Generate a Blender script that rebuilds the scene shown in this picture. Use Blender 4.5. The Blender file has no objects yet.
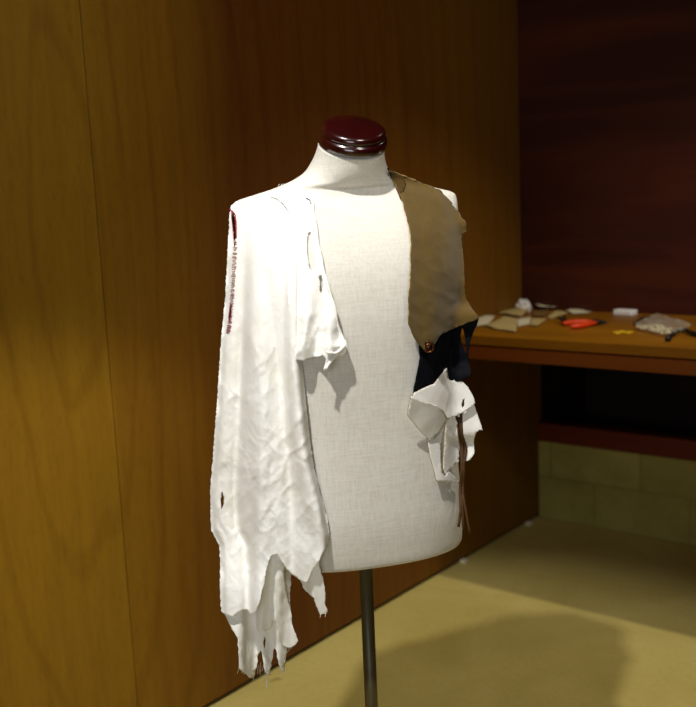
import bpy, bmesh, math, random
import numpy as np
from mathutils import Vector, Matrix, noise
from mathutils.bvhtree import BVHTree
from mathutils.geometry import delaunay_2d_cdt

random.seed(7)
SC = bpy.context.scene
COL = SC.collection

# ------------------------------------------------------------------ camera
IW, IH, F, EYE = 696.0, 707.0, 970.0, 1.40
CX, CY = IW / 2, IH / 2
_v1 = Vector((-862 - CX, 260 - CY, F)).normalized()
_dn = Vector((624 - CX, 6603 - CY, F)).normalized()
_X = -_v1; _X = (_X - _dn * _X.dot(_dn)).normalized()
_Z = -_dn
_Y = _Z.cross(_X)
RW = Matrix((_X, _Y, _Z))                     # camera (right, down, forward) -> world
EYEP = Vector((0, 0, EYE))
cam_d = bpy.data.cameras.new('camera')
cam = bpy.data.objects.new('camera', cam_d); COL.objects.link(cam)
r_, d_, f_ = RW @ Vector((1, 0, 0)), RW @ Vector((0, 1, 0)), RW @ Vector((0, 0, 1))
cam.matrix_world = Matrix(((r_.x, -d_.x, -f_.x, 0), (r_.y, -d_.y, -f_.y, 0), (r_.z, -d_.z, -f_.z, EYE), (0, 0, 0, 1)))
cam_d.sensor_fit = 'HORIZONTAL'; cam_d.sensor_width = 36.0; cam_d.lens = F / IW * 36.0
cam_d.clip_start = 0.05
cam_d.dof.use_dof = True; cam_d.dof.focus_distance = 1.76; cam_d.dof.aperture_fstop = 4.0
SC.camera = cam

# ------------------------------------------------------------------ world, lights, exposure
w = bpy.data.worlds.new('world'); SC.world = w; w.use_nodes = True
bg = w.node_tree.nodes['Background']; bg.inputs[0].default_value = (0.9, 0.95, 1.0, 1); bg.inputs[1].default_value = 0.02

def lamp(name, loc, target, power, size, col, spot=None, blend=0.5):
    ld = bpy.data.lights.new(name, 'SPOT')
    ld.energy = power; ld.color = col; ld.shadow_soft_size = size
    ld.spot_size = math.radians(spot or 120); ld.spot_blend = blend
    o = bpy.data.objects.new(name, ld); COL.objects.link(o)
    o.location = loc
    o.rotation_euler = (Vector(target) - Vector(loc)).to_track_quat('-Z', 'Y').to_euler()
    return o
lamp('key_spot', (-0.79, 0.41, 2.65), (-1.12, 1.29, 0.0), 154, 0.03, (1.0, 0.975, 0.93), 61, 0.3)
lamp('bench_spot', (-0.45, 2.67, 2.75), (-1.0, 2.60, 0), 88, 0.035, (1.0, 0.93, 0.78), 92, 0.6)
def area(name, loc, target, power, sx, sy, col):
    fl = bpy.data.lights.new(name, 'AREA'); fl.energy = power; fl.shape = 'RECTANGLE'; fl.size = sx; fl.size_y = sy; fl.color = col
    fo = bpy.data.objects.new(name, fl); COL.objects.link(fo); fo.location = loc
    fo.rotation_euler = (Vector(target) - fo.location).to_track_quat('-Z', 'Y').to_euler()
area('camera_side_fill', (0.5, -1.3, 1.35), (-1.2, 1.3, 1.25), 24, 1.3, 1.0, (0.93, 0.96, 1.0))  # added soft fill from behind the camera; there is no window here
lamp('wall_fill', (0.2, 0.9, 2.6), (-1.96, 2.15, 1.7), 60, 0.2, (1.0, 0.94, 0.82), 78, 1.0)  # added lamp, brightens the upper plywood without reaching the floor

SC.view_settings.view_transform = 'Standard'
SC.view_settings.look = 'None'
SC.view_settings.exposure = 0.0
SC.view_settings.gamma = 1.0
SC.view_settings.use_curve_mapping = False

# ------------------------------------------------------------------ helpers
def srgb(r, g, b):
    f = lambda c: ((c / 255 + 0.055) / 1.055) ** 2.4 if c > 10 else c / 255 / 12.92
    return (f(r), f(g), f(b), 1)

def ray(px, py): return RW @ Vector((px - CX, py - CY, F))
def at(px, py, depth): return ray(px, py) * (depth / F) + EYEP
def onz(px, py, z):
    r = ray(px, py); return r * ((z - EYE) / r.z) + EYEP
def ony(px, py, y):
    r = ray(px, py); return r * (y / r.y) + EYEP

class Nodes:
    def __init__(s, name):
        s.m = bpy.data.materials.new(name); s.m.use_nodes = True
        s.t = s.m.node_tree; s.b = s.t.nodes['Principled BSDF']
        s.tc = s.t.nodes.new('ShaderNodeTexCoord')
    def n(s, typ, **kw):
        x = s.t.nodes.new(typ)
        for k, v in kw.items():
            if k in x.inputs: x.inputs[k].default_value = v
            else: setattr(x, k, v)
        return x
    def l(s, a, ao, b, bi): s.t.links.new(a.outputs[ao], b.inputs[bi])
    def coords(s, scale, rot=(0, 0, 0), src='Object'):
        mp = s.n('ShaderNodeMapping'); mp.inputs['Scale'].default_value = scale; mp.inputs['Rotation'].default_value = rot
        s.l(s.tc, src, mp, 'Vector'); return mp
    def noise(s, vec, scale=1.0, detail=4.0, rough=0.5, dist=0.0):
        x = s.n('ShaderNodeTexNoise'); x.inputs['Scale'].default_value = scale; x.inputs['Detail'].default_value = detail
        x.inputs['Roughness'].default_value = rough; x.inputs['Distortion'].default_value = dist
        if vec is not None: s.l(vec, 0, x, 'Vector')
        return x
    def ramp(s, src, out, stops):
        x = s.n('ShaderNodeValToRGB'); e = x.color_ramp.elements
        while len(e) < len(stops): e.new(0.5)
        for el, (p, c) in zip(e, stops): el.position = p; el.color = c if len(c) == 4 else (*c, 1)
        s.l(src, out, x, 'Fac'); return x
    def mix(s, a, ao, b, bo, fac=0.5, mode='MULTIPLY', facsrc=None):
        x = s.n('ShaderNodeMix', data_type='RGBA', blend_type=mode)
        x.inputs[0].default_value = fac
        s.l(a, ao, x, 6); s.l(b, bo, x, 7)
        if facsrc: s.l(facsrc[0], facsrc[1], x, 0)
        return x
    def bump(s, src, out, strength, dist=0.002):
        x = s.n('ShaderNodeBump'); x.inputs['Strength'].default_value = strength; x.inputs['Distance'].default_value = dist
        s.l(src, out, x, 'Height'); s.l(x, 'Normal', s.b, 'Normal'); return x
    def set(s, rough=0.6, spec=0.4, metal=0.0, col=None):
        s.b.inputs['Roughness'].default_value = rough; s.b.inputs['Specular IOR Level'].default_value = spec
        s.b.inputs['Metallic'].default_value = metal
        if col: s.b.inputs['Base Color'].default_value = col
        return s

def mat_wood(name, dark, mid, light, scale, rough=0.55, figure=0.0, spec=0.3):
    s = Nodes(name).set(rough, spec)
    c = s.coords(scale)
    big = s.noise(c, 1.0, 3, 0.5, 0.8)
    fine = s.noise(s.coords(tuple(v * (9 if v > 2 else 2.5) for v in scale)), 1.0, 5, 0.6, 0.1)
    r1 = s.ramp(big, 'Fac', [(0.28, dark), (0.5, mid), (0.75, light)])
    r2 = s.ramp(fine, 'Fac', [(0.3, (0.80, 0.78, 0.76)), (0.55, (1, 1, 1)), (0.8, (1.05, 1.04, 1.02))])
    m = s.mix(r1, 'Color', r2, 'Color', 0.75)
    if figure > 0:
        wv = s.n('ShaderNodeTexWave', wave_type='BANDS', bands_direction='Z')
        wv.inputs['Scale'].default_value = figure; wv.inputs['Distortion'].default_value = 14; wv.inputs['Detail'].default_value = 2
        wv.inputs['Detail Scale'].default_value = 0.6
        s.l(s.coords((1, 2.2, 0.5)), 0, wv, 'Vector')
        r3 = s.ramp(wv, 'Fac', [(0.0, (0.80, 0.76, 0.70)), (0.10, (1, 1, 1)), (1, (1, 1, 1))])
        m = s.mix(m, 2, r3, 'Color', 0.6)
    s.l(m, 2, s.b, 'Base Color')
    s.bump(fine, 'Fac', 0.08, 0.001)
    return s.m

def mat_ply(name, stops):
    # rotary-cut veneer: tone drifts across the sheet's width, long fibres and wandering figure along its height
    s = Nodes(name).set(0.5, 0.25)
    sep = s.n('ShaderNodeSeparateXYZ')
    wob = s.noise(s.coords((1, 2.6, 0.7)), 1.0, 3, 0.5)
    s.l(s.tc, 'Object', sep, 'Vector')
    ma = s.n('ShaderNodeMath', operation='MULTIPLY_ADD'); s.l(wob, 'Fac', ma, 0); ma.inputs[1].default_value = 0.55; s.l(sep, 'Y', ma, 2)
    mr = s.n('ShaderNodeMapRange'); mr.inputs['From Min'].default_value = 1.47 + 0.27; mr.inputs['From Max'].default_value = 3.7 + 0.27
    s.l(ma, 'Value', mr, 'Value')
    base = s.ramp(mr, 'Result', stops)
    fib = s.noise(s.coords((1, 34, 1.5)), 1.0, 5, 0.6, 0.3)
    r2 = s.ramp(fib, 'Fac', [(0.3, (0.86, 0.83, 0.80)), (0.55, (1, 1, 1)), (0.8, (1.06, 1.05, 1.02))])
    m = s.mix(base, 'Color', r2, 'Color', 0.9)
    wv = s.n('ShaderNodeTexWave', wave_type='RINGS', rings_direction='X'); wv.inputs['Scale'].default_value = 2.0; wv.inputs['Distortion'].default_value = 6; wv.inputs['Detail'].default_value = 3; wv.inputs['Detail Scale'].default_value = 0.9
    mp = s.coords((1, 1.6, 0.35)); mp.inputs['Location'].default_value = (0, -2.2, -0.5); s.l(mp, 0, wv, 'Vector')
    r3 = s.ramp(wv, 'Fac', [(0.0, (0.80, 0.74, 0.66)), (0.12, (1, 1, 1)), (1, (1, 1, 1))])
    m = s.mix(m, 2, r3, 'Color', 0.55)
    spk = s.noise(s.coords((90, 90, 22)), 1.0, 4, 0.7)
    r4 = s.ramp(spk, 'Fac', [(0.32, (0.84, 0.82, 0.8)), (0.5, (1, 1, 1)), (0.75, (1.08, 1.06, 1.03))])
    m = s.mix(m, 2, r4, 'Color', 0.7)
    s.l(m, 2, s.b, 'Base Color'); s.bump(fib, 'Fac', 0.06, 0.001)
    return s.m

def mat_plain(name, col, rough=0.6, spec=0.4, metal=0.0, var=0.12, nscale=40, bump=0.15, bdist=0.001, coat=0.0):
    s = Nodes(name).set(rough, spec, metal)
    n = s.noise(s.coords((1, 1, 1)), nscale, 5, 0.6)
    lo = tuple(c * (1 - var) for c in col[:3]); hi = tuple(min(1, c * (1 + var)) for c in col[:3])
    r = s.ramp(n, 'Fac', [(0.3, lo), (0.7, hi)])
    s.l(r, 'Color', s.b, 'Base Color')
    if bump: s.bump(n, 'Fac', bump, bdist)
    if coat: s.b.inputs['Coat Weight'].default_value = coat; s.b.inputs['Coat Roughness'].default_value = 0.08
    return s.m

def mat_linen():
    s = Nodes('linen').set(0.9, 0.1)
    a = s.noise(s.coords((350, 350, 30)), 1.0, 2, 0.6)
    b = s.noise(s.coords((30, 30, 420)), 1.0, 2, 0.6)
    c = s.noise(s.coords((1, 1, 1)), 220, 3, 0.6)
    add = s.n('ShaderNodeMath', operation='ADD'); s.l(a, 'Fac', add, 0); s.l(b, 'Fac', add, 1)
    r = s.ramp(add, 'Value', [(0.35, srgb(206, 201, 190)), (0.52, srgb(215, 211, 201)), (0.7, srgb(221, 218, 209))])
    r.color_ramp.elements[0].position = 0.75 / 2; 
    ml = s.n('ShaderNodeMath', operation='MULTIPLY'); ml.inputs[1].default_value = 0.5
    s.l(add, 'Value', ml, 0); s.l(ml, 'Value', r, 'Fac')
    r2 = s.ramp(c, 'Fac', [(0.3, (0.93, 0.93, 0.92)), (0.6, (1, 1, 1))])
    m = s.mix(r, 'Color', r2, 'Color', 0.8)
    s.l(m, 2, s.b, 'Base Color'); s.bump(add, 'Value', 0.15, 0.0005)
    return s.m

def mat_cloth(name, c0, c1, rough=0.9):
    s = Nodes(name).set(rough, 0.1)
    n = s.noise(s.coords((1, 1, 1)), 9, 4, 0.6)
    r = s.ramp(n, 'Fac', [(0.3, c0), (0.65, c1)])
    s.l(r, 'Color', s.b, 'Base Color')
    k = s.noise(s.coords((1, 1, 0.7)), 120, 6, 0.65, 0.6)
    s.bump(k, 'Fac', 0.35, 0.003)
    s.b.inputs['Subsurface Weight'].default_value = 0.0
    return s.m

def mat_suede():
    s = Nodes('suede').set(0.95, 0.12)
    n = s.noise(s.coords((1, 1, 1)), 16, 6, 0.65, 0.5)
    r = s.ramp(n, 'Fac', [(0.28, srgb(81, 63, 26)), (0.5, srgb(89, 70, 31)), (0.75, srgb(96, 77, 37))])
    k = s.noise(s.coords((1, 1, 1)), 500, 3, 0.6)
    r2 = s.ramp(k, 'Fac', [(0.3, (0.85, 0.85, 0.85)), (0.6, (1, 1, 1))])
    m = s.mix(r, 'Color', r2, 'Color', 0.6)
    s.l(m, 2, s.b, 'Base Color'); s.bump(n, 'Fac', 0.3, 0.004)
    s.b.inputs['Sheen Weight'].default_value = 0.2
    return s.m

def mat_floor():
    s = Nodes('concrete').set(0.75, 0.25)
    a = s.noise(s.coords((1, 1, 1)), 2.2, 6, 0.6, 0.4)
    r = s.ramp(a, 'Fac', [(0.3, srgb(180, 160, 84)), (0.55, srgb(197, 178, 102)), (0.8, srgb(206, 190, 118))])
    b = s.noise(s.coords((1, 1, 1)), 60, 5, 0.7)
    r2 = s.ramp(b, 'Fac', [(0.28, (0.72, 0.70, 0.66)), (0.5, (1, 1, 1))])
    m = s.mix(r, 'Color', r2, 'Color', 0.5)
    v = s.noise(s.coords((1, 1, 1)), 9, 2, 0.5)
    r3 = s.ramp(v, 'Fac', [(0.22, (0.6, 0.52, 0.42)), (0.27, (1, 1, 1))])
    m2 = s.mix(m, 2, r3, 'Color', 0.7)
    s.l(m2, 2, s.b, 'Base Color'); s.bump(b, 'Fac', 0.15, 0.002)
    return s.m

def mat_block():
    s = Nodes('concrete_block').set(0.9, 0.15)
    br = s.n('ShaderNodeTexBrick'); br.offset = 0.5
    br.inputs['Color1'].default_value = srgb(170, 160, 90); br.inputs['Color2'].default_value = srgb(156, 146, 78)
    br.inputs['Mortar'].default_value = srgb(148, 138, 72)
    br.inputs['Scale'].default_value = 1.0; br.inputs['Brick Width'].default_value = 0.40; br.inputs['Row Height'].default_value = 0.19
    br.inputs['Mortar Size'].default_value = 0.006; br.inputs['Mortar Smooth'].default_value = 0.5
    mp = s.coords((1, 1, 1), (math.radians(90), 0, 0)); mp.inputs['Location'].default_value = (0.1, 0, 0.0)
    s.l(mp, 0, br, 'Vector')
    a = s.noise(s.coords((1, 1, 1)), 7, 5, 0.65)
    r2 = s.ramp(a, 'Fac', [(0.3, (0.75, 0.75, 0.7)), (0.6, (1, 1, 1))])
    m = s.mix(br, 'Color', r2, 'Color', 0.8)
    s.l(m, 2, s.b, 'Base Color'); s.bump(a, 'Fac', 0.3, 0.004)
    return s.m

def mat_clear():
    s = Nodes('clear_plastic').set(0.18, 0.5, 0, srgb(235, 232, 215))
    s.b.inputs['Transmission Weight'].default_value = 0.0
    s.b.inputs['Alpha'].default_value = 0.14
    return s.m

M = {}
M['ply'] = mat_ply('plywood', [(0.0, srgb(132, 94, 18)), (0.09, srgb(120, 81, 15)), (0.22, srgb(92, 50, 9)), (0.42, srgb(98, 56, 10)), (0.75, srgb(112, 72, 13)), (1.0, srgb(110, 72, 14))])
M['ply_pale'] = mat_ply('pale_plywood', [(0.0, srgb(136, 99, 20)), (0.5, srgb(142, 103, 24)), (1.0, srgb(136, 99, 22))])
M['mahogany'] = mat_wood('mahogany_board', srgb(46, 13, 6), srgb(58, 19, 6), srgb(80, 32, 8), (0.7, 3, 5.0), 0.5)
M['benchwood'] = mat_wood('bench_wood', srgb(128, 80, 6), srgb(144, 92, 8), srgb(156, 102, 12), (0.6, 4.5, 4.5), 0.45)
M['apron'] = mat_wood('apron_wood', srgb(116, 58, 8), srgb(132, 68, 10), srgb(144, 78, 14), (0.6, 4.5, 4.5), 0.5)
M['beam'] = mat_wood('red_beam_wood', srgb(84, 26, 8), srgb(98, 34, 10), srgb(110, 42, 12), (0.6, 4.5, 4.5), 0.5)
M['cavity'] = mat_wood('recess_shade_board', srgb(24, 12, 6), srgb(32, 16, 8), srgb(40, 20, 10), (0.7, 3, 5.0), 0.7)  # boards in the recesses, with the shade there put into their dark colour
M['floor'] = mat_floor()
M['block'] = mat_block()
M['plaster'] = mat_plain('plaster', srgb(64, 58, 48), 0.9, 0.1, nscale=6, bump=0)
M['linen'] = mat_linen()
M['white_cloth'] = mat_cloth('white_cotton', srgb(235, 232, 222), srgb(246, 245, 241))
M['suede'] = mat_suede()
M['suede_dark'] = mat_plain('brown_suede', srgb(76, 58, 28), 0.95, 0.1)
M['suede_edge'] = mat_plain('suede_edge', srgb(160, 136, 84), 0.9, 0.1)
M['black_leather'] = mat_plain('black_leather', srgb(12, 13, 18), 0.75, 0.06, var=0.3, nscale=90, bump=0.25)
M['white_leather'] = mat_plain('white_leather', srgb(232, 229, 222), 0.65, 0.3, var=0.04, nscale=60, bump=0.25, bdist=0.002)
M['cord'] = mat_plain('brown_leather_cord', srgb(72, 46, 14), 0.6, 0.3, var=0.3, nscale=120)
M['bronze'] = mat_plain('bronze', srgb(60, 32, 10), 0.32, 0.5, 0.9, var=0.3, nscale=150, bump=0.3)
M['red_lacquer'] = mat_plain('red_lacquer', srgb(36, 3, 3), 0.22, 0.5, var=0.3, nscale=14, bump=0, coat=0.8)
M['red_thread'] = mat_plain('red_thread', srgb(142, 52, 58), 0.9, 0.1, var=0.3, nscale=150)
M['maroon'] = mat_plain('maroon_lining', srgb(58, 14, 12), 0.9, 0.1)
M['steel'] = mat_plain('painted_steel_pole', srgb(74, 66, 38), 0.45, 0.5, 0.2, var=0.08, nscale=30, bump=0)
M['iron'] = mat_plain('cast_iron', srgb(36, 34, 30), 0.6, 0.4, 0.5)
M['orange'] = mat_plain('orange_grip', srgb(226, 66, 18), 0.45, 0.4, var=0.05)
M['black'] = mat_plain('black_metal', srgb(22, 20, 18), 0.45, 0.4, var=0.2)
M['tan_scrap'] = mat_plain('tan_hide', srgb(184, 162, 108), 0.9, 0.1, nscale=25)
M['pale_scrap'] = mat_plain('pale_hide', srgb(212, 202, 172), 0.85, 0.15, nscale=25)
M['brown_scrap'] = mat_plain('brown_hide', srgb(120, 92, 52), 0.9, 0.1, nscale=25)
M['white_paper'] = mat_plain('white_paper', srgb(232, 230, 228), 0.8, 0.2, var=0.03)
M['yellow'] = mat_plain('yellow_plastic', srgb(236, 196, 20), 0.4, 0.4, var=0.05)
M['bead'] = mat_plain('pale_bead', srgb(216, 200, 158), 0.4, 0.4, var=0.1)
M['clear'] = mat_clear()

def link(name, me, mat=None, parent=None):
    o = bpy.data.objects.new(name, me); COL.objects.link(o)
    if mat is not None: me.materials.append(mat)
    if parent is not None: o.parent = parent
    return o
def from_bm(name, bm, mat, parent=None, smooth=True, bevel=0.0):
    bmesh.ops.recalc_face_normals(bm, faces=bm.faces)
    me = bpy.data.meshes.new(name); bm.to_mesh(me); bm.free()
    for p in me.polygons: p.use_smooth = smooth
    o = link(name, me, mat, parent)
    if bevel:
        b = o.modifiers.new('bevel', 'BEVEL'); b.width = bevel; b.segments = 2; b.limit_method = 'ANGLE'
    return o
def box(bm, lo, hi):
    vs = [bm.verts.new((x, y, z)) for x in (lo[0], hi[0]) for y in (lo[1], hi[1]) for z in (lo[2], hi[2])]
    for f in ((0, 1, 3, 2), (4, 6, 7, 5), (0, 4, 5, 1), (2, 3, 7, 6), (0, 2, 6, 4), (1, 5, 7, 3)):
        bm.faces.new([vs[i] for i in f])
def tag(o, label, cat, group=None, kind=None):
    o['label'] = label; o['category'] = cat
    if group: o['group'] = group
    if kind: o['kind'] = kind
    return o
def thing(name, loc, label, cat, rz=0, group=None):
    o = bpy.data.objects.new(name, None); COL.objects.link(o)
    o.location = loc; o.rotation_euler = (0, 0, rz); o.empty_display_size = 0.1
    o['W'] = 0; del o['W']
    return tag(o, label, cat, group)
def struct(name, bm, mat, bevel=0.0, label=None, cat=None):
    o = from_bm(name, bm, mat, None, False, bevel); o['kind'] = 'structure'
    if label: o['label'] = label; o['category'] = cat
    return o
def sbox(name, lo, hi, mat, bevel=0.0, label=None, cat=None):
    bm = bmesh.new(); box(bm, lo, hi); return struct(name, bm, mat, bevel, label, cat)
def tube(bm, pts, rad, seg=8, closed=False):
    pts = [Vector(p) for p in pts]; n = len(pts); rings = []
    rad = rad if isinstance(rad, (list, tuple)) else [rad] * n
    up = None
    for i, p in enumerate(pts):
        t = ((pts[min(i + 1, n - 1)] - pts[max(i - 1, 0)])).normalized()
        if up is None: up = t.orthogonal().normalized()
        up = (up - t * up.dot(t)).normalized(); s = t.cross(up)
        rings.append([bm.verts.new(p + (up * math.cos(a) + s * math.sin(a)) * rad[i]) for a in (2 * math.pi * k / seg for k in range(seg))])
    for i in range(n - 1):
        for k in range(seg):
            bm.faces.new((rings[i][k], rings[i][(k + 1) % seg], rings[i + 1][(k + 1) % seg], rings[i + 1][k]))
    bm.faces.new(rings[0][::-1]); bm.faces.new(rings[-1])
def lathe(bm, prof, seg=48, mtx=None):
    rings = []
    for r, z in prof:
        if r < 1e-6: rings.append([bm.verts.new((0, 0, z))])
        else: rings.append([bm.verts.new((r * math.cos(a), r * math.sin(a), z)) for a in (2 * math.pi * k / seg for k in range(seg))])
    for a, b in zip(rings, rings[1:]):
        for k in range(seg):
            k2 = (k + 1) % seg
            if len(a) == 1 and len(b) == 1: continue
            if len(a) == 1: bm.faces.new((a[0], b[k2], b[k]))
            elif len(b) == 1: bm.faces.new((a[k], a[k2], b[0]))
            else: bm.faces.new((a[k], a[k2], b[k2], b[k]))
    if mtx is not None:
        bmesh.ops.transform(bm, matrix=mtx, verts=[v for r in rings for v in r])
def lerp_table(tab, x):
    if x <= tab[0][0]: return tab[0][1]
    for (a, va), (b, vb) in zip(tab, tab[1:]):
        if x <= b: 
            t = (x - a) / (b - a); return va + (vb - va) * t
    return tab[-1][1]

# ------------------------------------------------------------------ room
WX, SEAM, YB = -1.96, 1.47, 3.56
sbox('floor', (-2.3, -2.6, -0.1), (2.6, 4.3, 0.0), M['floor'], label='bare ochre concrete floor with bench shadow across it', cat='floor')
sbox('ceiling', (-2.3, -2.6, 2.9), (2.6, 4.3, 3.0), M['plaster'])
bm = bmesh.new()
box(bm, (WX - 0.018, SEAM + 0.0012, 0.018), (WX, 3.72, 2.9))
struct('wall_left', bm, M['ply'], 0.0008, 'dark brown plywood sheet wall behind the dress form', 'wall')
bm = bmesh.new(); box(bm, (WX - 0.018, -2.6, 0.012), (WX - 0.0006, SEAM - 0.0012, 2.9))
struct('wall_left', bm, M['ply_pale'], 0.0008, 'paler golden plywood sheet at the left edge of the wall', 'wall')
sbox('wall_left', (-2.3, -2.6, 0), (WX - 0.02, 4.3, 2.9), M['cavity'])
sbox('wall_back', (WX - 0.018, YB, 0.80), (2.6, YB + 0.02, 2.9), M['mahogany'], label='dark reddish mahogany board wall above the bench', cat='wall')
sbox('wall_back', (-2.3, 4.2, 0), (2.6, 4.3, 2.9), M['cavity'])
sbox('wall_back', (WX - 0.0, 3.685, 0.0), (2.6, 3.80, 0.345), M['block'], 0.003, 'low concrete block wall under the bench', 'wall')
sbox('trim_1', (WX + 0.0, 3.68, 0.347), (2.6, 3.76, 0.428), M['beam'], 0.003, 'reddish timber rail lying on the block wall', 'rail')
sbox('wall_right', (2.5, -2.6, 0), (2.6, 4.3, 2.9), M['plaster'])
sbox('wall_front', (-2.3, -2.6, 0), (2.6, -2.5, 2.9), M['plaster'])

# ------------------------------------------------------------------ work bench
ZT = 0.935
bench = thing('workbench', (-0.7, 2.82, 0), 'brown wooden workbench shelf against the dark back wall', 'workbench')
off = Vector(bench.location)
def bpart(name, lo, hi, mat, bev=0.002):
    b_ = bmesh.new(); box(b_, Vector(lo) - off, Vector(hi) - off); return from_bm(name, b_, mat, bench, False, bev)
bpart('worktop', (WX + .001, 2.82, 0.902), (1.2, YB - .001, ZT), M['benchwood'], 0.003)
bpart('apron', (WX + .001, 2.832, 0.850), (1.2, 2.87, 0.895), M['apron'])
bpart('batten', (WX + .001, 2.85, 0.893), (1.2, 2.90, 0.903), M['apron'], 0.0)
for x in (-0.1, 1.12): bpart('leg', (x, 2.87, 0.0), (x + .06, 2.93, 0.902), M['apron'])
for x in (-0.1, 1.12): bpart('leg', (x, 3.45, 0.0), (x + .06, 3.51, 0.902), M['apron'])

# ------------------------------------------------------------------ dress form
DEP = 1.85
O = at(367, 600, DEP); O.z = 0
PSI = math.radians(16)
cdir = Vector((-O.x, -O.y, 0)).normalized()
rt = Vector((-cdir.y, cdir.x, 0))
if rt.dot(r_) < 0: rt = -rt
ax = rt * math.cos(PSI) - cdir * math.sin(PSI)
RZ = math.atan2(ax.y, ax.x)
form = thing('dress_form', O, 'linen tailor dress form with red neck cap on a steel pole', 'mannequin', RZ)
TOLOC = Matrix.Translation(O) @ Matrix.Rotation(RZ, 4, 'Z')
TOINV = TOLOC.inverted()
# z, half width, depth front, depth back, y centre, tilt(deg), exponent
SEC = [(0.765, .186, .118, .125, .000, 0, 2.5), (0.83, .189, .122, .128, .000, 0, 2.5), (0.90, .184, .118, .118, .000, 0, 2.4),
       (1.00, .180, .113, .105, .000, 0, 2.35), (1.10, .186, .116, .105, .000, 0, 2.35), (1.20, .196, .122, .112, .002, 0, 2.4),
       (1.28, .203, .117, .112, .006, 0, 2.5), (1.335, .206, .100, .105, .010, 0, 2.6), (1.375, .207, .080, .092, .014, 0, 2.5),
       (1.398, .208, .066, .080, .017, 0, 2.5), (1.411, .202, .058, .072, .018, 0, 2.35), (1.420, .172, .056, .068, .018, 1, 2.1), (1.429, .138, .056, .068, .018, 3, 2.05),
       (1.438, .110, .060, .066, .013, 6, 2.0), (1.450, .083, .061, .065, .006, 12, 2.0), (1.466, .0685, .061, .064, -.004, 19, 2.0),
       (1.485, .0605, .0590, .0585, -.016, 25, 2.0), (1.500, .0580, .0570, .0570, -.025, 28, 2.0)]
def sec_interp(k, t):
    p0, p1, p2, p3 = SEC[max(k - 1, 0)], SEC[k], SEC[k + 1], SEC[min(k + 2, len(SEC) - 1)]
    out = []
    for a, b, c, d in zip(p0, p1, p2, p3):
        v = 0.5 * ((2 * b) + (c - a) * t + (2 * a - 5 * b + 4 * c - d) * t * t + (3 * b - a - 3 * c + d) * t ** 3)
        out.append(v)
    return out
def sec_ring(s, seg=112):
    z, a, bf, bb, yc, tl, n = s; ps = []
    tl = math.radians(tl)
    for k in range(seg):
        th = 2 * math.pi * k / seg; c, q = math.cos(th), math.sin(th)
        x = a * math.copysign(abs(c) ** (2 / n), c); yy = math.copysign(abs(q) ** (2 / n), q) * (bb if q > 0 else bf)
        ps.append(Vector((x, yc + yy * math.cos(tl), z + yy * math.sin(tl))))
    return ps
bm = bmesh.new(); rings = []
first = sec_ring(SEC[0])
def add_ring(ps): rings.append([bm.verts.new(p) for p in ps])
cen = Vector((0, 0, SEC[0][0] - .0))
for sc_, dz in ((0.02, -0.008), (0.6, -0.008), (0.94, -0.008), (0.985, -0.005)):
    add_ring([Vector((p.x * sc_, p.y * sc_, p.z + dz)) for p in first])
for k in range(len(SEC) - 1):
    m = 4 if k < 10 else 3
    for j in range(m): add_ring(sec_ring(sec_interp(k, j / m)))
last = sec_ring(SEC[-1]); add_ring(last)
add_ring([Vector((p.x * .5, SEC[-1][4] + (p.y - SEC[-1][4]) * .5, SEC[-1][0] + (p.z - SEC[-1][0]) * .5)) for p in last])
n = len(rings[0])
for a, b in zip(rings, rings[1:]):
    for k in range(n): bm.faces.new((a[k], a[(k + 1) % n], b[(k + 1) % n], b[k]))
bm.faces.new(rings[0][::-1]); bm.faces.new(rings[-1])
bmesh.ops.recalc_face_normals(bm, faces=bm.faces)
bmw = bm.copy(); bmesh.ops.transform(bmw, matrix=TOLOC, verts=bmw.verts)
BVH = BVHTree.FromBMesh(bmw); bmw.free()
torso = from_bm('torso', bm, M['linen'], form)
# neck cap
tl = math.radians(28)
NT = Matrix.Translation((.001, -.025, 1.500)) @ Matrix.Rotation(tl, 4, 'X')
bm = bmesh.new()
lathe(bm, [(r * .89, z * 1.16) for r, z in [(0, 0), (.064, 0), (.0675, .003), (.0682, .009), (.067, .014), (.0635, .0165), (.0615, .0172), (.0612, .0186), (.0628, .0200),
           (.0632, .0225), (.0615, .0265), (.057, .0290), (.050, .0305), (.03, .0325), (0, .0335)]], 72, NT)
from_bm('neck_cap', bm, M['red_lacquer'], form)
bm = bmesh.new(); lathe(bm, [(0, .03), (.0125, .03), (.0125, .77), (0, .77)], 24)
from_bm('pole', bm, M['steel'], form)
bm = bmesh.new(); lathe(bm, [(0, 0), (.16, 0), (.165, .006), (.16, .014), (.05, .026), (.022, .032), (.02, .07), (0, .07)], 64)
from_bm('base', bm, M['iron'], form)
bm = bmesh.new(); lathe(bm, [(0, .735), (.015, .735), (.016, .738), (.016, .761), (0, .761)], 24)
from_bm('collar', bm, M['steel'], form)

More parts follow.
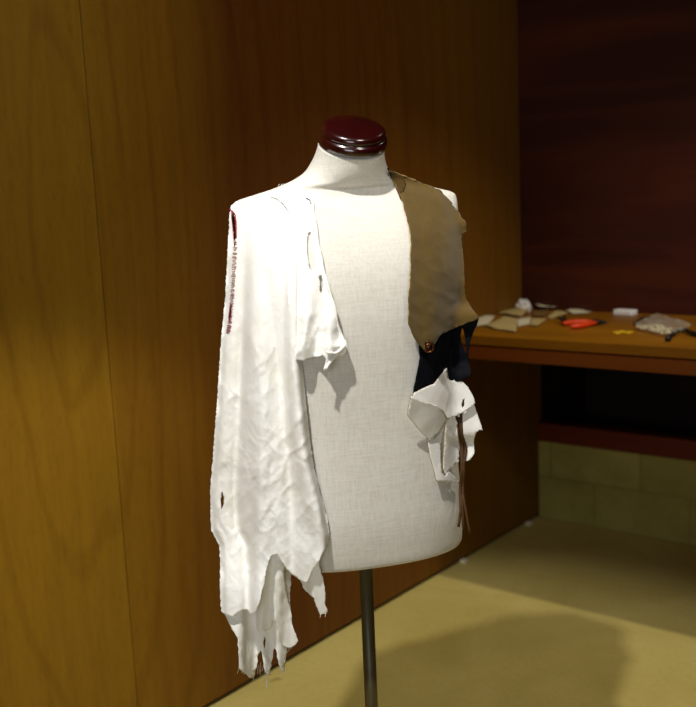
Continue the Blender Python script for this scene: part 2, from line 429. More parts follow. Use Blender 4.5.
# depth of the form's front as a field over view directions, extended past its silhouette
GX0, GX1, GY0, GY1, GS = 180, 520, 150, 720, 4
nx, ny = (GX1 - GX0) // GS + 1, (GY1 - GY0) // GS + 1
TD = np.full((ny, nx), np.nan)
for j in range(ny):
    for i in range(nx):
        rr = ray(GX0 + i * GS, GY0 + j * GS); hit = BVH.ray_cast(EYEP, rr.normalized(), 5.0)
        if hit[0] is not None: TD[j, i] = (RW.transposed() @ (hit[0] - EYEP)).z
for j in range(ny):
    ok = np.where(~np.isnan(TD[j]))[0]
    if len(ok) > 3:
        TD[j, :ok[0]] = TD[j, ok[0]]; TD[j, ok[-1] + 1:] = TD[j, ok[-1]]
good = [j for j in range(ny) if not np.isnan(TD[j, 0])]
for j in range(ny):
    if np.isnan(TD[j]).any(): TD[j] = TD[min(good, key=lambda g: abs(g - j))]
def blur(A, s):
    k = np.exp(-0.5 * (np.arange(-3 * s, 3 * s + 1) / s) ** 2); k /= k.sum(); P = 3 * s
    B = np.pad(A, P, mode='edge')
    B = np.apply_along_axis(lambda v: np.convolve(v, k, 'valid'), 1, B)
    return np.apply_along_axis(lambda v: np.convolve(v, k, 'valid'), 0, B)
TDS, TD2, TDB = blur(TD, 1), blur(TD, 2), blur(TD, 4)
# a cloth hung on the form: it falls plumb from the furthest-forward point above it
TH = TDB.copy()
for j in range(1, ny):
    if GY0 + j * GS > 204: TH[j] = np.minimum(TH[j], TH[j - 1] + 0.153 * GS * 1.8 / F)
TH = blur(TH, 3)
def samp(A, px, py):
    x = min(max((px - GX0) / GS, 0), nx - 1.001); y = min(max((py - GY0) / GS, 0), ny - 1.001)
    i, j = int(x), int(y); u, v = x - i, y - j
    return (A[j, i] * (1 - u) + A[j, i + 1] * u) * (1 - v) + (A[j + 1, i] * (1 - u) + A[j + 1, i + 1] * u) * v

# the same field for the form's back
TBK = np.full((ny, nx), np.nan)
for j in range(ny):
    for i in range(nx):
        rr = ray(GX0 + i * GS, GY0 + j * GS).normalized(); hit = BVH.ray_cast(EYEP + rr * 4.0, -rr, 4.0)
        if hit[0] is not None: TBK[j, i] = (RW.transposed() @ (hit[0] - EYEP)).z
for j in range(ny):
    ok = np.where(~np.isnan(TBK[j]))[0]
    if len(ok) > 3: TBK[j, :ok[0]] = TBK[j, ok[0]]; TBK[j, ok[-1] + 1:] = TBK[j, ok[-1]]
    if np.isnan(TBK[j]).any(): TBK[j] = TBK[min(good, key=lambda g: abs(g - j))]
for j in range(1, ny):
    if GY0 + j * GS > 204: TBK[j] = np.maximum(TBK[j], TBK[j - 1] - 0.0)
TBK = blur(TBK, 2)

def densify(poly, step, jit, seed):
    out = []; rnd = random.Random(seed); n = len(poly)
    for i in range(n):
        a, b = Vector(poly[i]), Vector(poly[(i + 1) % n]); L = (b - a).length
        k = max(1, int(L / step)); nrm = Vector((-(b - a).y, (b - a).x)); nrm = nrm / L if L else nrm
        for q in range(k):
            p = a.lerp(b, q / k)
            if q: p = p + nrm * rnd.uniform(-jit, jit)
            out.append(p)
    return out
def inside(p, poly):
    c = False; n = len(poly); j = n - 1
    for i in range(n):
        a, b = poly[i], poly[j]
        if (a[1] > p[1]) != (b[1] > p[1]) and p[0] < (b[0] - a[0]) * (p[1] - a[1]) / (b[1] - a[1]) + a[0]: c = not c
        j = i
    return c
def sheet(name, outline, place, mat, parent, org, step=3.0, jit=0.3, holes=(), thick=0.0016, seed=1, offset=1.0, edge_mat=None, mtx=None):
    loops = [densify(outline, step, jit, seed)] + [densify(h, step, jit, seed + 5) for h in holes]
    vs, es = [], []
    for lp in loops:
        b0 = len(vs); vs += [Vector((p.x, p.y)) for p in lp]
        es += [(b0 + i, b0 + (i + 1) % len(lp)) for i in range(len(lp))]
    xs = [p.x for p in loops[0]]; ys = [p.y for p in loops[0]]; rnd = random.Random(seed)
    y = min(ys); row = 0
    while y < max(ys):
        x = min(xs) + (step / 2 if row % 2 else 0)
        while x < max(xs):
            q = Vector((x + rnd.uniform(-.15, .15) * step, y + rnd.uniform(-.15, .15) * step))
            if inside(q, loops[0]) and not any(inside(q, h) for h in loops[1:]): vs.append(q)
            x += step
        y += step * 0.866; row += 1
    V, E_, Fc, *_ = delaunay_2d_cdt(vs, es, [], 0, 1e-4)
    bm = bmesh.new(); bv = []
    for p in V:
        q = place(p.x, p.y) - org
        bv.append(bm.verts.new(mtx @ q if mtx else q))
    for f in Fc:
        c = (V[f[0]] + V[f[1]] + V[f[2]]) / 3
        if inside(c, loops[0]) and not any(inside(c, h) for h in loops[1:]): bm.faces.new([bv[i] for i in f])
    for v in [v for v in bm.verts if not v.link_faces]: bm.verts.remove(v)
    me = bpy.data.meshes.new(name); bmesh.ops.recalc_face_normals(bm, faces=bm.faces)
    bm.normal_update()
    if len(bm.faces) and sum(((f.normal.dot(f.calc_center_median() + org - EYEP)) * f.calc_area()) for f in bm.faces) > 0 and mtx is None:
        bmesh.ops.reverse_faces(bm, faces=bm.faces)
    bm.to_mesh(me); bm.free()
    for p in me.polygons: p.use_smooth = True
    o = link(name, me, mat, parent)
    if thick:
        s = o.modifiers.new('thickness', 'SOLIDIFY'); s.thickness = thick; s.offset = -offset
        if edge_mat: me.materials.append(edge_mat); s.material_offset_rim = 1
    return o
N = lambda x, y, z=0.0: noise.noise(Vector((x, y, z)))
G = lambda d, w: math.exp(-(d / w) ** 2)

# ------------------------------------------------------------------ white torn garment
worg = at(270, 205, 1.86)
white = thing('torn_garment', worg, 'torn white cotton garment draped over the dress form shoulder', 'garment')
LE = [(205, 231), (260, 226.5), (300, 224.5), (340, 221), (400, 217), (455, 213), (490, 210), (530, 211.5), (545, 219), (612, 221), (690, 236)]
RE = [(190, 300), (215, 302), (300, 301), (360, 302), (400, 306), (440, 310), (470, 315), (498, 322), (535, 330), (700, 325)]
_rc = random.Random(42); CREASES = []
for _ in range(130):
    _y = 300 + 290 * _rc.random() ** 0.75; _x = _rc.uniform(lerp_table(LE, _y) + 4, lerp_table(RE, _y) - 4)
    _a = math.radians(_rc.choice((52, 66, 80, 92, 104, 118, 130)) + _rc.uniform(-9, 9))
    CREASES.append((_x, _y, math.cos(_a), math.sin(_a), _rc.uniform(10, 42), _rc.choice((1, 1, -.7)) * _rc.uniform(.0008, .0026) * min(1, (_y - 260) / 150), _rc.uniform(1.3, 3.2)))
def crease(x, y, z): return (1 - abs(N(x, y, z)) * 2.2)
def main_depth(px, py):
    L, R = lerp_table(LE, py), lerp_table(RE, py)
    u = min(max((px - L) / (R - L), 0), 1)
    k = min(max((py - 205) / 300, 0), 1.25)
    t = min(max((py - 205) / 70, 0), 1)
    d = samp(TD2, px, py) * (1 - t) + samp(TH, px, py) * t - 0.005 - 0.010 * k
    fw = min(1, max(0, (py - 215) / 130))
    # vertical folds: left seam valley, middle ridge, valley, rolled right edge
    d += fw * 0.015 * G(px - (L + 17 + 8 * k), 5.5)
    d -= fw * 0.020 * G(px - (251 + 10 * k), 13)
    d -= fw * 0.004 * G(px - (262 + 4 * math.sin(py / 50)), 6)
    d += fw * 0.017 * G(px - (274 + 16 * k + 2 * math.sin(py / 35)), 7)
    d -= fw * 0.022 * G(px - (R - 9), 11)
    d += fw * 0.016 * G(px - R, 3.5)
    d += 0.014 * G(px - L, 4.5)
    c = min(1, max(0.06, (py - 290) / 200))
    a, b = px * 0.8 - py * 0.35, py * 0.8 + px * 0.35
    e, f = px * 0.85 + py * 0.5, py * 0.85 - px * 0.5
    d -= 0.0016 * c * max(0, crease(a * .035, b * .016, 3.1)) ** 2
    d -= 0.0018 * c * max(0, crease(e * .045, f * .022, 7.7)) ** 3
    d -= 0.0009 * c * max(0, crease(a * .11, b * .055, 1.7)) ** 3
    d -= 0.0008 * c * max(0, crease(e * .10, f * .05, 21.7)) ** 3
    d += 0.0030 * c * N(px * .03, py * .03, 5.5)
    for cx_, cy_, dx, dy, hl, am, wd in CREASES:
        qx, qy = px - cx_, py - cy_
        al = qx * dx + qy * dy
        if abs(al) < hl:
            pr = abs(-qx * dy + qy * dx + 1.2 * math.sin(al * .25))
            if pr < 14: d -= am * math.exp(-pr / wd) * (1 - (al / hl) ** 2)
    return min(d, samp(TD2, px, py) - 0.0035)
front = [(231, 206), (236, 202), (250, 198), (270, 193), (287, 187), (296, 188), (303, 197), (304, 215), (302, 260), (301, 300), (302, 360), (306, 400), (310, 440),
         (315, 470), (322, 498), (328, 520), (330, 535), (326, 547), (318, 562), (311, 572), (307, 583), (300, 580), (293, 575), (287, 569), (281, 560), (277, 554), (271, 556), (267, 566), (264, 585), (260, 600), (255, 612),
         (251, 615), (247, 609), (240, 611), (233, 616), (226, 615), (221, 611), (220, 590), (220, 560), (219, 545), (211, 530), (210, 490),
         (213, 455), (217, 400), (221, 340), (225, 300), (227, 260), (229.5, 215)]
slit = [(231, 212), (234, 214), (235.7, 224), (235.7, 238), (234.6, 247), (233.4, 236), (232.4, 224)]
slit2 = [(230.6, 303), (231.8, 306), (230.8, 316), (229, 322), (228.6, 316)]
hole = [(222, 491), (224, 497), (223.5, 505), (221.5, 510), (220.5, 500)]
sheet('front_panel', front, lambda x, y: at(x, y, main_depth(x, y)), M['white_cloth'], white, worg, 1.65, 0.45, [slit, slit2, hole], 0.0012, 3)
def under_depth(px, py):
    t = min(max((py - 600) / 40, 0), 1)
    return main_depth(px, min(py, 560)) + 0.010 + 0.0005 * max(0, py - 550) + 0.004 * math.sin(px * .38 + py * .02) + 0.003 * N(px * .2, py * .08, 6)
under = [(256, 548), (270, 546), (285, 556), (284, 572), (286, 586), (290, 608), (293, 628), (298, 641), (294, 646), (288, 648), (283, 645), (279, 634), (276, 622), (272, 620), (271, 628), (266, 631), (258, 632), (254, 624), (248, 612), (250, 580)]
sheet('inner_panel', under, lambda x, y: at(x, y, under_depth(x, y)), M['white_cloth'], white, worg, 2.2, 0.6, (), 0.0012, 13)
tail = [(300, 572), (310, 562), (322, 550), (320, 560), (319, 566), (323, 580), (325, 592), (324.5, 603), (328, 611), (326, 614), (320, 615), (316, 606), (314, 598), (311, 596), (304, 589), (300, 580)]
sheet('torn_tail', tail, lambda x, y: at(x, y, main_depth(min(x, 316), min(y, 570)) + .008 + .0006 * max(0, y - 560) + .004 * math.sin(x * .4)), M['white_cloth'], white, worg, 2.2, 0.6, (), 0.0012, 14)
# back layer: hangs behind, its shreds show below the front hem
def back_depth(px, py):
    L = lerp_table(LE, py)
    e = min(1, max(0, (px - L) / 16))
    d = (main_depth(L + 1, py) + 0.004) * (1 - e) + (samp(TBK, px, py) + 0.007) * e
    d += e * (0.007 * N(px * 0.11, py * 0.012, 5) + 0.003 * N(px * .22, py * .03, 9))
    f = main_depth(px, min(py, 600))
    hem = min(max((py - 618) / 40, 0), 1)
    d = max(d, f + 0.004 + 0.006 * e)
    t = min(max((py - 470) / 140, 0), 1)
    t = t * t * (3 - 2 * t)
    d = d * (1 - t) + (f + 0.012) * t
    c = min(max((px - 243) / 14, 0), 1)
    d = d - 0.012 * hem * (1 - c)
    if c > 0: d = max(d, under_depth(px, min(py, 645)) + 0.006) * c + d * (1 - c)
    return d + hem * (0.006 * math.sin(px * .42 + py * .02) + .004 * N(px * .25, py * .04, 9))
back = [(232, 207), (250, 201), (275, 203), (290, 230), (292, 400), (292, 560), (290, 600), (292, 628), (287, 640), (287, 652), (284, 670), (282, 672), (279, 664), (276, 650), (274, 648), (272, 660), (270, 675),
        (266, 673), (263, 660), (261, 650), (258, 654), (257, 664), (254, 677), (250, 678), (244, 672), (239, 668), (239, 655), (238, 638), (232, 630), (226, 617), (222, 608), (221, 560), (220, 545), (213, 530), (212, 490),
        (215, 455), (219, 400), (223, 340), (227, 300), (229, 260), (231, 215)]
sheet('back_panel', back, lambda x, y: at(x, y, back_depth(x, y)), M['white_cloth'], white, worg, 3.0, 0.5,
      [hole, [(273, 655), (276, 659), (275, 664), (273, 660)], [(264, 636), (266, 640), (265, 650), (263.5, 645)]], 0.0012, 4)
# torn flap at the chest
def flap_depth(px, py):
    k = min(max((py - 200) / 160, 0), 1)
    d = samp(TDS, px, py) - 0.0055 - 0.024 * max(0, k - .25) ** 1.4
    q = max(0, k - .35)
    d += 0.016 * q * math.sin((px - 300) * 0.24 + py * .03) - 0.011 * q * max(0, crease((px + py * .4) * .05, (py - px) * .02, 2)) ** 2 - 0.004 * q * max(0, crease((px - py * .5) * .09, (py + px * .5) * .06, 4)) ** 2
    d -= 0.012 * G(math.hypot(px - 341, py - 349), 9)
    return d
flap = [(288, 190), (297, 188), (306, 193), (312, 198), (314, 212), (318, 240), (322, 262), (328, 286), (334, 304), (337, 320), (341, 333), (346, 341), (347, 349), (344, 355), (336, 359), (331, 366), (327, 371),
        (323, 371), (325, 364), (326, 359), (322, 355), (316, 357), (309, 359), (302, 361), (290, 358), (288, 300)]
sheet('chest_flap', flap, lambda x, y: at(x, y, flap_depth(x, y)), M['white_cloth'], white, worg, 2.2, 0.5,
      [[(308, 233), (310.5, 231), (312, 243), (314, 256), (315, 264), (313, 271), (309.5, 270), (307.5, 255), (307, 243)],
       [(319, 276), (321.5, 275), (323.5, 284), (322, 293), (319.5, 291), (320.5, 284)]], 0.0012, 5)
# rolled hem along the flap's inner edge, sleeve binding, stitches, loose threads
def strand(bm, pix, dfun, rad, seg=6):
    tube(bm, [at(x, y, dfun(x, y)) - worg for x, y in pix], rad, seg)
def path(pts, n):
    out = []
    for i in range(n):
        t = i / (n - 1) * (len(pts) - 1); k = min(int(t), len(pts) - 2); f = t - k
        out.append((pts[k][0] + (pts[k + 1][0] - pts[k][0]) * f, pts[k][1] + (pts[k + 1][1] - pts[k][1]) * f))
    return out
bm = bmesh.new()
strand(bm, path([(312, 199), (314, 212), (318, 240), (322, 262), (328, 286), (334, 304), (338, 325), (344, 343), (340, 352), (330, 362), (326, 369)], 40), lambda x, y: flap_depth(x, y) - .001,
       [0.0016 + 0.0010 * (i / 40) + .0008 * math.sin(i * 1.3) for i in range(40)])
strand(bm, path([(327, 352), (334, 354), (341, 350), (345, 345)], 12), lambda x, y: flap_depth(x, y) - .003, 0.0028)
from_bm('rolled_hem', bm, M['white_cloth'], white)
lining = [(228, 208), (234, 209), (239, 216), (241, 250), (239, 290), (235, 318), (229, 338), (226, 334), (228, 300), (229, 260)]
sheet('armhole_lining', lining, lambda x, y: at(x, y, main_depth(x, y) + 0.012), M['maroon'], white, worg, 3, 0.1, (), 0.001, 6)
bm = bmesh.new(); rnd = random.Random(4)
ed = path([(235.4, 243), (233.8, 270), (232.2, 295), (230.2, 318), (228, 333)], 58)
for i, (x, y) in enumerate(ed):
    s = rnd.uniform(1.2, 2.3); q = rnd.uniform(-.8, .8)
    strand(bm, [(x - s, y + q), (x, y + q * .3), (x + s, y + q + rnd.uniform(-1, 1))], lambda u, v: main_depth(u, v) - .0010, 0.00045, 5)
for lp in (path([(231, 212), (232.4, 224), (233.4, 236), (234.6, 247)], 12), path([(230.6, 303), (228.6, 316), (229, 322)], 8)):
    strand(bm, lp, lambda u, v: main_depth(u, v) - .001, 0.0007, 5)
strand(bm, path([(229.5, 209), (232, 211), (235, 214), (236.2, 224), (236.2, 238)], 12), lambda x, y: main_depth(x, y) - .001, 0.0011)
from_bm('red_stitching', bm, M['red_thread'], white)
bm = bmesh.new()
for i in range(26):
    x = rnd.uniform(240, 297); y = lerp_table([(239, 664), (252, 676), (263, 662), (270, 672), (283, 668), (288, 648), (298, 640)], x) - 3
    L = rnd.uniform(4, 12); dx = rnd.uniform(-3, 3)
    strand(bm, [(x, y), (x + dx * .3, y + L * .5), (x + dx, y + L)], lambda u, v: 1.80, 0.0004, 4)
strand(bm, [(266, 672), (267, 680), (266.5, 689)], lambda u, v: 1.80, [0.0008, .0016, .001], 5)
for x, y in ((321, 613), (326, 612)): strand(bm, [(x, y), (x - 1, y + 5)], lambda u, v: main_depth(u, 612), 0.0005, 4)
for x in (279, 282, 285, 288): strand(bm, [(x, 189), (x - .6, 185.5), (x + rnd.uniform(-1, 1), 184)], lambda u, v: samp(TDS, u, 190) - .004, 0.0004, 4)
o = from_bm('frayed_threads', bm, M['white_cloth'], white); o['kind'] = 'stuff'
# gathered seam and little tack stitches on the shoulder
bm = bmesh.new()
strand(bm, path([(271, 197), (277, 199), (283, 204), (289, 212)], 10), lambda x, y: main_depth(x, y) - .0015, 0.0006, 5)
from_bm('tack_thread', bm, M['black'], white)
bm = bmesh.new()
strand(bm, path([(306, 198), (310, 200), (311, 204)], 5), lambda x, y: flap_depth(x, y) - .002, 0.0008, 5)
from_bm('tack_thread', bm, M['black'], white)

# ------------------------------------------------------------------ leather vest half
vorg = at(430, 200, 1.86)
vest = thing('leather_vest', vorg, 'patchwork vest half of tan suede with black and white leather hanging below', 'vest')
def suede_depth(px, py):
    k = min(max((py - 250) / 90, 0), 1)
    d = samp(TDS, px, py) - 0.006 - 0.012 * k
    rim = min(max((px - 452) / 22, 0), 1)
    d += 0.0022 * N(px * .03, py * .03, 4) + .0012 * N(px * .1, py * .1, 8) - .0016 * max(0, crease((px - py * .6) * .06, (py + px * .6) * .025, 31)) ** 3
    d -= 0.006 * G(px - (437 + (py - 250) * -.05), 8) * k
    d -= 0.02 * k * rim
    d -= 0.004 * G(px - lerp_table([(175, 392), (195, 403), (230, 411), (320, 409), (350, 424)], py), 4)
    return d
suede = [(391, 171), (397, 173), (410, 178), (425, 184), (440, 189.5), (447, 197), (452, 202), (453, 205), (458, 211), (462, 218), (466, 222), (466.5, 231), (462.5, 234), (461.5, 238), (463, 252), (464.5, 270), (464.5, 288), (465.5, 298),
         (470, 305), (475, 312), (479, 319), (470, 322), (460, 326), (450, 330), (442, 334), (437, 340), (433, 347), (430, 352.5), (424, 349), (419, 345), (414, 338), (411, 331), (408, 323), (409, 312), (408, 300), (410, 285), (411, 265), (410.5, 258),
         (411.5, 245), (410, 230), (406, 215), (402, 200), (399, 193), (395, 182)]
sheet('suede_panel', suede, lambda x, y: at(x, y, suede_depth(x, y)), M['suede'], vest, vorg, 2.4, 0.4, (), 0.0024, 11, 1.0, M['suede_edge'])
# the back of the shoulder, carried over behind
bm = bmesh.new(); rows = []
top = path([(389, 170), (397, 173), (410, 178), (425, 184), (440, 189.5)], 14)
away = -cdir
for s in range(9):
    row = []
    for x, y in top:
        p = at(x, y, suede_depth(x, y)) + away * (0.002 + 0.02 * s) + Vector((0, 0, -0.001 - 0.0011 * s * s))
        row.append(bm.verts.new(p - vorg))
    rows.append(row)
for a, b in zip(rows, rows[1:]):
    for i in range(len(a) - 1): bm.faces.new((a[i], a[i + 1], b[i + 1], b[i]))
o = from_bm('shoulder_yoke', bm, M['suede'], vest); s = o.modifiers.new('t', 'SOLIDIFY'); s.thickness = 0.002
sheet('collar_facing', [(391, 174), (398, 174.5), (404, 178), (406, 184), (404, 191), (400, 193), (396, 184)], lambda x, y: at(x, y, suede_depth(x, y) - .002), M['suede_dark'], vest, vorg, 2.4, 0.2, (), 0.001, 15)
bm = bmesh.new()
tube(bm, [at(x, y, samp(TDS, x, y) - .004) - vorg for x, y in path([(387.5, 168), (390, 173), (395, 184), (399, 194), (401, 199)], 12)], 0.0013, 6)
from_bm('neck_piping', bm, M['maroon'], vest)
def blk_depth(px, py):
    d = samp(TDS, min(px, 462), py) - 0.008 - 0.010 * min(max((py - 335) / 40, 0), 1)
    rim = min(max((px - 450) / 28, 0), 1)
    return d - 0.010 * rim + .002 * N(px * .08, py * .06, 3)
black = [(419, 344), (424, 348), (430, 350), (436, 338), (446, 328), (460, 322), (472, 318), (478.5, 318.5), (477, 325), (473, 333), (470, 342), (468.5, 352), (468.5, 362), (471, 370), (471, 375), (466, 379), (458, 382), (450, 380), (440, 386), (430, 389), (420, 391), (413.5, 395), (414, 388), (417, 375), (420, 358)]
sheet('black_panel', black, lambda x, y: at(x, y, blk_depth(x, y)), M['black_leather'], vest, vorg, 2.4, 0.2, [[(462, 328), (463.5, 330), (465, 338), (466.5, 348), (466, 353), (464.5, 351), (461.5, 341), (460.5, 336)]], 0.0016, 12)
def wht(dz, y0, ky=0.0, kx=0.0, x0=440):
    def f(px, py):
        d = samp(TDS, min(px, 462), min(py, 500)) - dz + ky * (py - y0) - kx * (px - x0)
        return d + .002 * N(px * .07, py * .06, dz * 90)
    return f
P = [('white_panel', [(447, 367.5), (444.5, 370), (440, 376), (434.5, 383.5), (424, 388), (414, 393), (412, 398), (420, 403), (430, 404), (438, 407), (444, 412), (448, 419), (455, 416), (462, 413), (470, 408), (475.5, 403), (473, 396), (468, 387), (463, 382), (459, 381), (456, 379), (452, 381), (449, 379.5)], wht(.018, 375, -.0003), M['white_leather'], 21),
     ('lower_fold', [(411, 396), (416, 399), (426, 402), (437, 405), (443, 411), (448, 419), (443, 426), (437, 434), (430, 441), (426, 437), (417, 428), (408, 416), (408.5, 408)], wht(.029, 402, .0004, -.0001), M['white_leather'], 22),
     ('hanging_strip', [(427, 436), (434, 439), (441, 432), (444, 428), (441, 445), (441, 460), (443, 474), (445.5, 476), (448, 470), (452, 474), (456, 477), (460.5, 484), (450, 482), (441, 481), (437, 481.5), (434, 470), (430, 455)], wht(.009, 435, -.0002), M['white_leather'], 23),
     ('hanging_strip', [(446, 420), (455, 416), (458, 425), (460, 445), (459, 462), (453, 466), (449, 470), (446, 476), (443, 468), (444, 450), (445, 435)], wht(.021, 420, .0001), M['white_leather'], 24),
     ('hanging_strip', [(457, 414), (466, 411), (474, 404), (478, 416), (483, 430.5), (479, 430), (475.5, 434), (474, 440), (474.5, 453), (470, 460), (466, 461), (462, 458), (461, 451), (464, 453), (467.5, 451), (465, 442), (462, 430), (459, 420)], wht(.018, 420), M['white_leather'], 25)]
for nm, ol, fn, mt, sd in P:
    sheet(nm, ol, lambda x, y, fn=fn: at(x, y, fn(x, y)), mt, vest, vorg, 2.4, 0.25, [[(463, 400), (464.5, 398.5), (464.5, 405), (462.5, 408), (461.5, 405)]] if sd == 21 else (), 0.0018, sd, 1.0, M['suede_edge'])
for pts in ([(456, 418), (458, 430), (461, 445), (462, 465), (460, 490), (461, 510), (458.5, 527)], [(459, 417), (461, 432), (466, 448), (463, 470), (463, 495), (466, 512), (470, 534)], [(463, 402), (461, 412), (462, 440), (464, 470), (462, 500), (463.5, 528)]):
    bm = bmesh.new()
    tube(bm, [at(x, y, samp(TDS, min(x, 460), min(y, 520)) - .02 - .002 * math.sin(y * .1)) - vorg for x, y in path(pts, 26)], 0.0026, 6)
    from_bm('leather_cord', bm, M['cord'], vest)
pb = at(428.5, 347, suede_depth(428, 346) - .0015)
nb = (EYEP - pb).normalized()
nb = (nb + Vector((0, 0, -.1))).normalized()
mb = Matrix.Translation(pb - vorg) @ nb.to_track_quat('Z', 'Y').to_matrix().to_4x4()
bm = bmesh.new(); lathe(bm, [(0, -.002), (.0098, -.002), (.0104, 0), (.0104, .0022), (.0092, .0036), (.0082, .0022), (.0072, .0018), (.006, .0030), (.0035, .0040), (0, .0044)], 32, mb)
from_bm('button', bm, M['bronze'], vest)

# ------------------------------------------------------------------ things on the bench
def scrap(ol, mat, label, lift=0.004, bend=0.006, seed=1, name='leather_scrap'):
    pts = [onz(x, y, ZT) for x, y in ol]
    c = sum(pts, Vector()) / len(pts); c.z = ZT
    pol = [((p.x - c.x) * 100, (p.y - c.y) * 100) for p in pts]
    def place(x, y):
        return Vector((x / 100, y / 100, 0.0022 + lift * .0 + bend * (0.5 + 0.5 * N(x * .13, y * .08, seed))  )) 
    o = sheet(name, pol, place, mat, None, Vector((0, 0, 0)), 1.0, 0.15, (), 0.002, seed, 0.0, None, Matrix.Identity(4))
    o.location = c
    return tag(o, label, 'scrap', 'leather scraps on the bench')
scrap([(476, 327.5), (479, 316), (495, 317.5), (488, 325)], M['pale_scrap'], 'pale hide scrap lying nearest the vest on the bench', seed=1)
scrap([(485, 327), (504, 318), (517, 320.5), (516, 333), (499, 330.5)], M['tan_scrap'], 'tan hide scrap at the front of the bench scrap pile', seed=2)
scrap([(494, 313), (509, 310.5), (517, 308.5), (531.5, 309.5), (521, 318), (507, 316)], M['tan_scrap'], 'tan hide scrap in front of the crumpled white paper', seed=3, bend=.012)
scrap([(517.5, 320), (531, 318.5), (529, 325), (517.5, 327)], M['pale_scrap'], 'small pale hide scrap in the middle of the bench scrap pile', seed=4)
scrap([(531.5, 320), (547, 320), (538, 327), (529.5, 326.5)], M['tan_scrap'], 'small tan scrap at the right front of the scrap pile', seed=5)
scrap([(533, 312), (549, 311), (545, 317.5), (533, 317)], M['brown_scrap'], 'dark brown hide scrap in the middle of the scrap pile', seed=6)
scrap([(547, 318), (556, 312), (568, 314), (551, 319.5)], M['tan_scrap'], 'pointed tan scrap at the right of the pile above the pliers', seed=7)
scrap([(535, 309.3), (547, 309.2), (556, 310.6), (538, 311)], M['pale_scrap'], 'curled pale strip lying behind the brown scrap by the back wall', seed=8, bend=.03)
scrap([(566, 312), (575, 309.3), (591, 313), (573, 314.5)], M['pale_scrap'], 'pale scrap lying alone against the back wall left of the white block', seed=9)
def crumple(px, py, w, h, label, seed, name='crumpled_paper'):
    c = onz(px, py, ZT); bm = bmesh.new()
    bmesh.ops.create_icosphere(bm, subdivisions=4, radius=1.0)
    for v in bm.verts:
        d = v.co.copy(); k = 0.72 + 0.55 * abs(N(d.x * 1.6 + seed, d.y * 1.6, d.z * 1.6)) + 0.25 * N(d.x * 4, d.y * 4 + seed, d.z * 4)
        p = d * k; v.co = Vector((p.x * w, p.y * w * .6, max(0.0, (p.z + .45) * h)))
    o = from_bm(name, bm, M['white_paper'], None, False); o.location = c
    return tag(o, label, 'paper')
crumple(524, 311, 0.036, 0.034, 'crumpled white paper ball in the corner behind the scraps', 3)
crumple(475, 318, 0.012, 0.030, 'small upright twist of white paper beside the suede edge', 8, 'paper_twist')
# wire cutters
c0 = onz(582, 327.5, ZT)
cut = thing('pliers', c0, 'orange handled pliers lying on the bench', 'pliers')
def bp(px, py, dz=0.012): return onz(px, py, ZT) - c0 + Vector((0, 0, dz))
for pts in ([(563, 326.8), (574, 325.6), (586, 325), (596, 325.2)], [(570, 330), (578, 329.6), (587, 328), (596, 326)]):
    bm = bmesh.new(); tube(bm, [bp(x, y) for x, y in path(pts, 14)], [0.006 + .0035 * math.sin(math.pi * min(1, i / 11)) for i in range(14)], 12)
    from_bm('handle', bm, M['orange'], cut)
bm = bmesh.new(); tube(bm, [bp(x, y) for x, y in path([(593, 325.5), (598, 325.5), (603, 325.8), (608, 326)], 8)], [.009, .011, .011, .009, .007, .006, .004, .002], 10)
from_bm('jaws', bm, M['black'], cut)
for x, y in ((558, 323), (564, 322)):
    bm = bmesh.new(); tube(bm, [bp(566, 326), bp((566 + x) / 2, y + 1, .016), bp(x, y, .02)], [.0055, .0055, .005], 8)
    from_bm('spring_arm', bm, M['black'], cut)
# white block
c0 = onz(622, 316, ZT)
bm = bmesh.new(); box(bm, (-.040, 0, 0), (.040, .045, .022))
bmesh.ops.rotate(bm, verts=bm.verts, cent=(0, 0, 0), matrix=Matrix.Rotation(math.radians(-8), 3, 'Z'))
o = from_bm('white_block', bm, M['white_paper'], None, False, 0.005); o.location = c0
tag(o, 'small white rounded block near the back wall on the bench', 'block')
# yellow chain
c0 = onz(623, 333.5, ZT)
bm = bmesh.new()
for i in range(7):
    a = onz(615.5 + i * 2.5, 333.2 + .8 * math.sin(i * 1.7), ZT) - c0
    ps = [a + Vector((.006 * math.cos(t), .006 * math.sin(t), .003 + .0015 * math.sin(2 * t + i))) for t in (2 * math.pi * k / 12 for k in range(13))]
    tube(bm, ps, .0019, 6)
o = from_bm('plastic_chain', bm, M['yellow']); o.location = c0
tag(o, 'short yellow plastic chain between the pliers and the bag', 'chain')
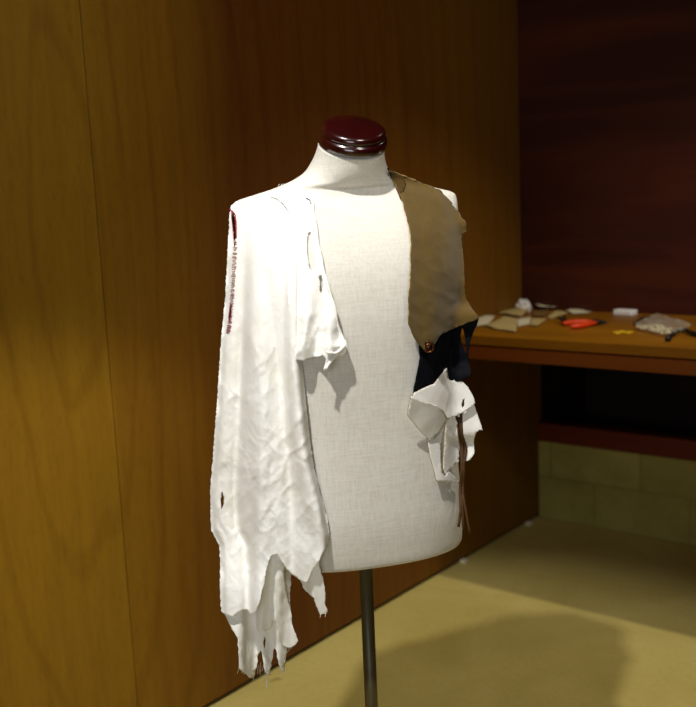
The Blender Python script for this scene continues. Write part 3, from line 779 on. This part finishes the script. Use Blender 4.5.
# bag of beads
c0 = onz(660, 330, ZT)
bag = thing('plastic_bag', c0, 'clear plastic bag of pale beads at the right end of the bench', 'bag')
ol = [(634, 330), (640, 325), (650, 320), (657, 317), (668, 321), (680, 325), (692, 330), (682, 335), (670, 339), (660, 337), (648, 335)]
pol = [((p.x) * 100, (p.y) * 100) for p in (onz(x, y, ZT) - c0 for x, y in ol)]
def bagz(x, y): return Vector((x / 100, y / 100, 0.012 + 0.012 * abs(N(x * .22, y * .22, 3)) + .007 * abs(N(x * .6, y * .6, 5)) + .008 * G(math.hypot(x, y), 9)))
sheet('film', pol, bagz, M['clear'], bag, Vector((0, 0, 0)), 0.9, 0.2, (), 0.0006, 31, 0.0, None, Matrix.Identity(4))
bm = bmesh.new(); rnd = random.Random(9)
for i in range(130):
    px, py = rnd.uniform(637, 672), rnd.uniform(329, 337)
    if not inside((px, py), [(636, 330), (655, 327), (672, 331), (670, 338), (648, 334.5)]): continue
    p = onz(px, py, ZT) - c0 + Vector((0, 0, rnd.uniform(.0085, .014)))
    r = bmesh.ops.create_icosphere(bm, subdivisions=1, radius=rnd.uniform(.0045, .007)); bmesh.ops.translate(bm, verts=r['verts'], vec=p)
o = from_bm('beads', bm, M['bead'], bag); o['kind'] = 'stuff'
bm = bmesh.new(); tube(bm, [onz(x, y, ZT) - c0 + Vector((0, 0, z)) for x, y, z in ((634, 326, .008), (638, 325, .016), (643, 322.5, .018), (650, 320, .012))], .004, 8)
from_bm('tie', bm, M['black'], bag)
# black tool
c0 = onz(680, 338, ZT)
bm = bmesh.new()
tube(bm, [onz(x, y, ZT) - c0 + Vector((0, 0, z)) for x, y, z in ((667, 342, .009), (669, 341, .009), (671, 338.5, .011), (676, 335, .012), (683, 333.5, .012), (692, 336, .010), (706, 340, .009))], [.007, .009, .006, .006, .007, .0075, .007], 10)
o = from_bm('hooked_tool', bm, M['black']); o.location = c0
tag(o, 'black hooked hand tool beside the bag at the bench front', 'tool')

for (x, y), lb in (((466, 563), 'pale shim under the plywood sheet just right of the dress form'), ((532.5, 525.5), 'pale shim under the plywood sheet beside the block wall')):
    p = onz(x, y, 0); bm = bmesh.new(); box(bm, (-.008, -.014, 0), (.016, .014, .014))
    o = from_bm('shim', bm, M['pale_scrap'], None, False, 0.002); o.location = (WX + .006, p.y, 0); tag(o, lb, 'shim')
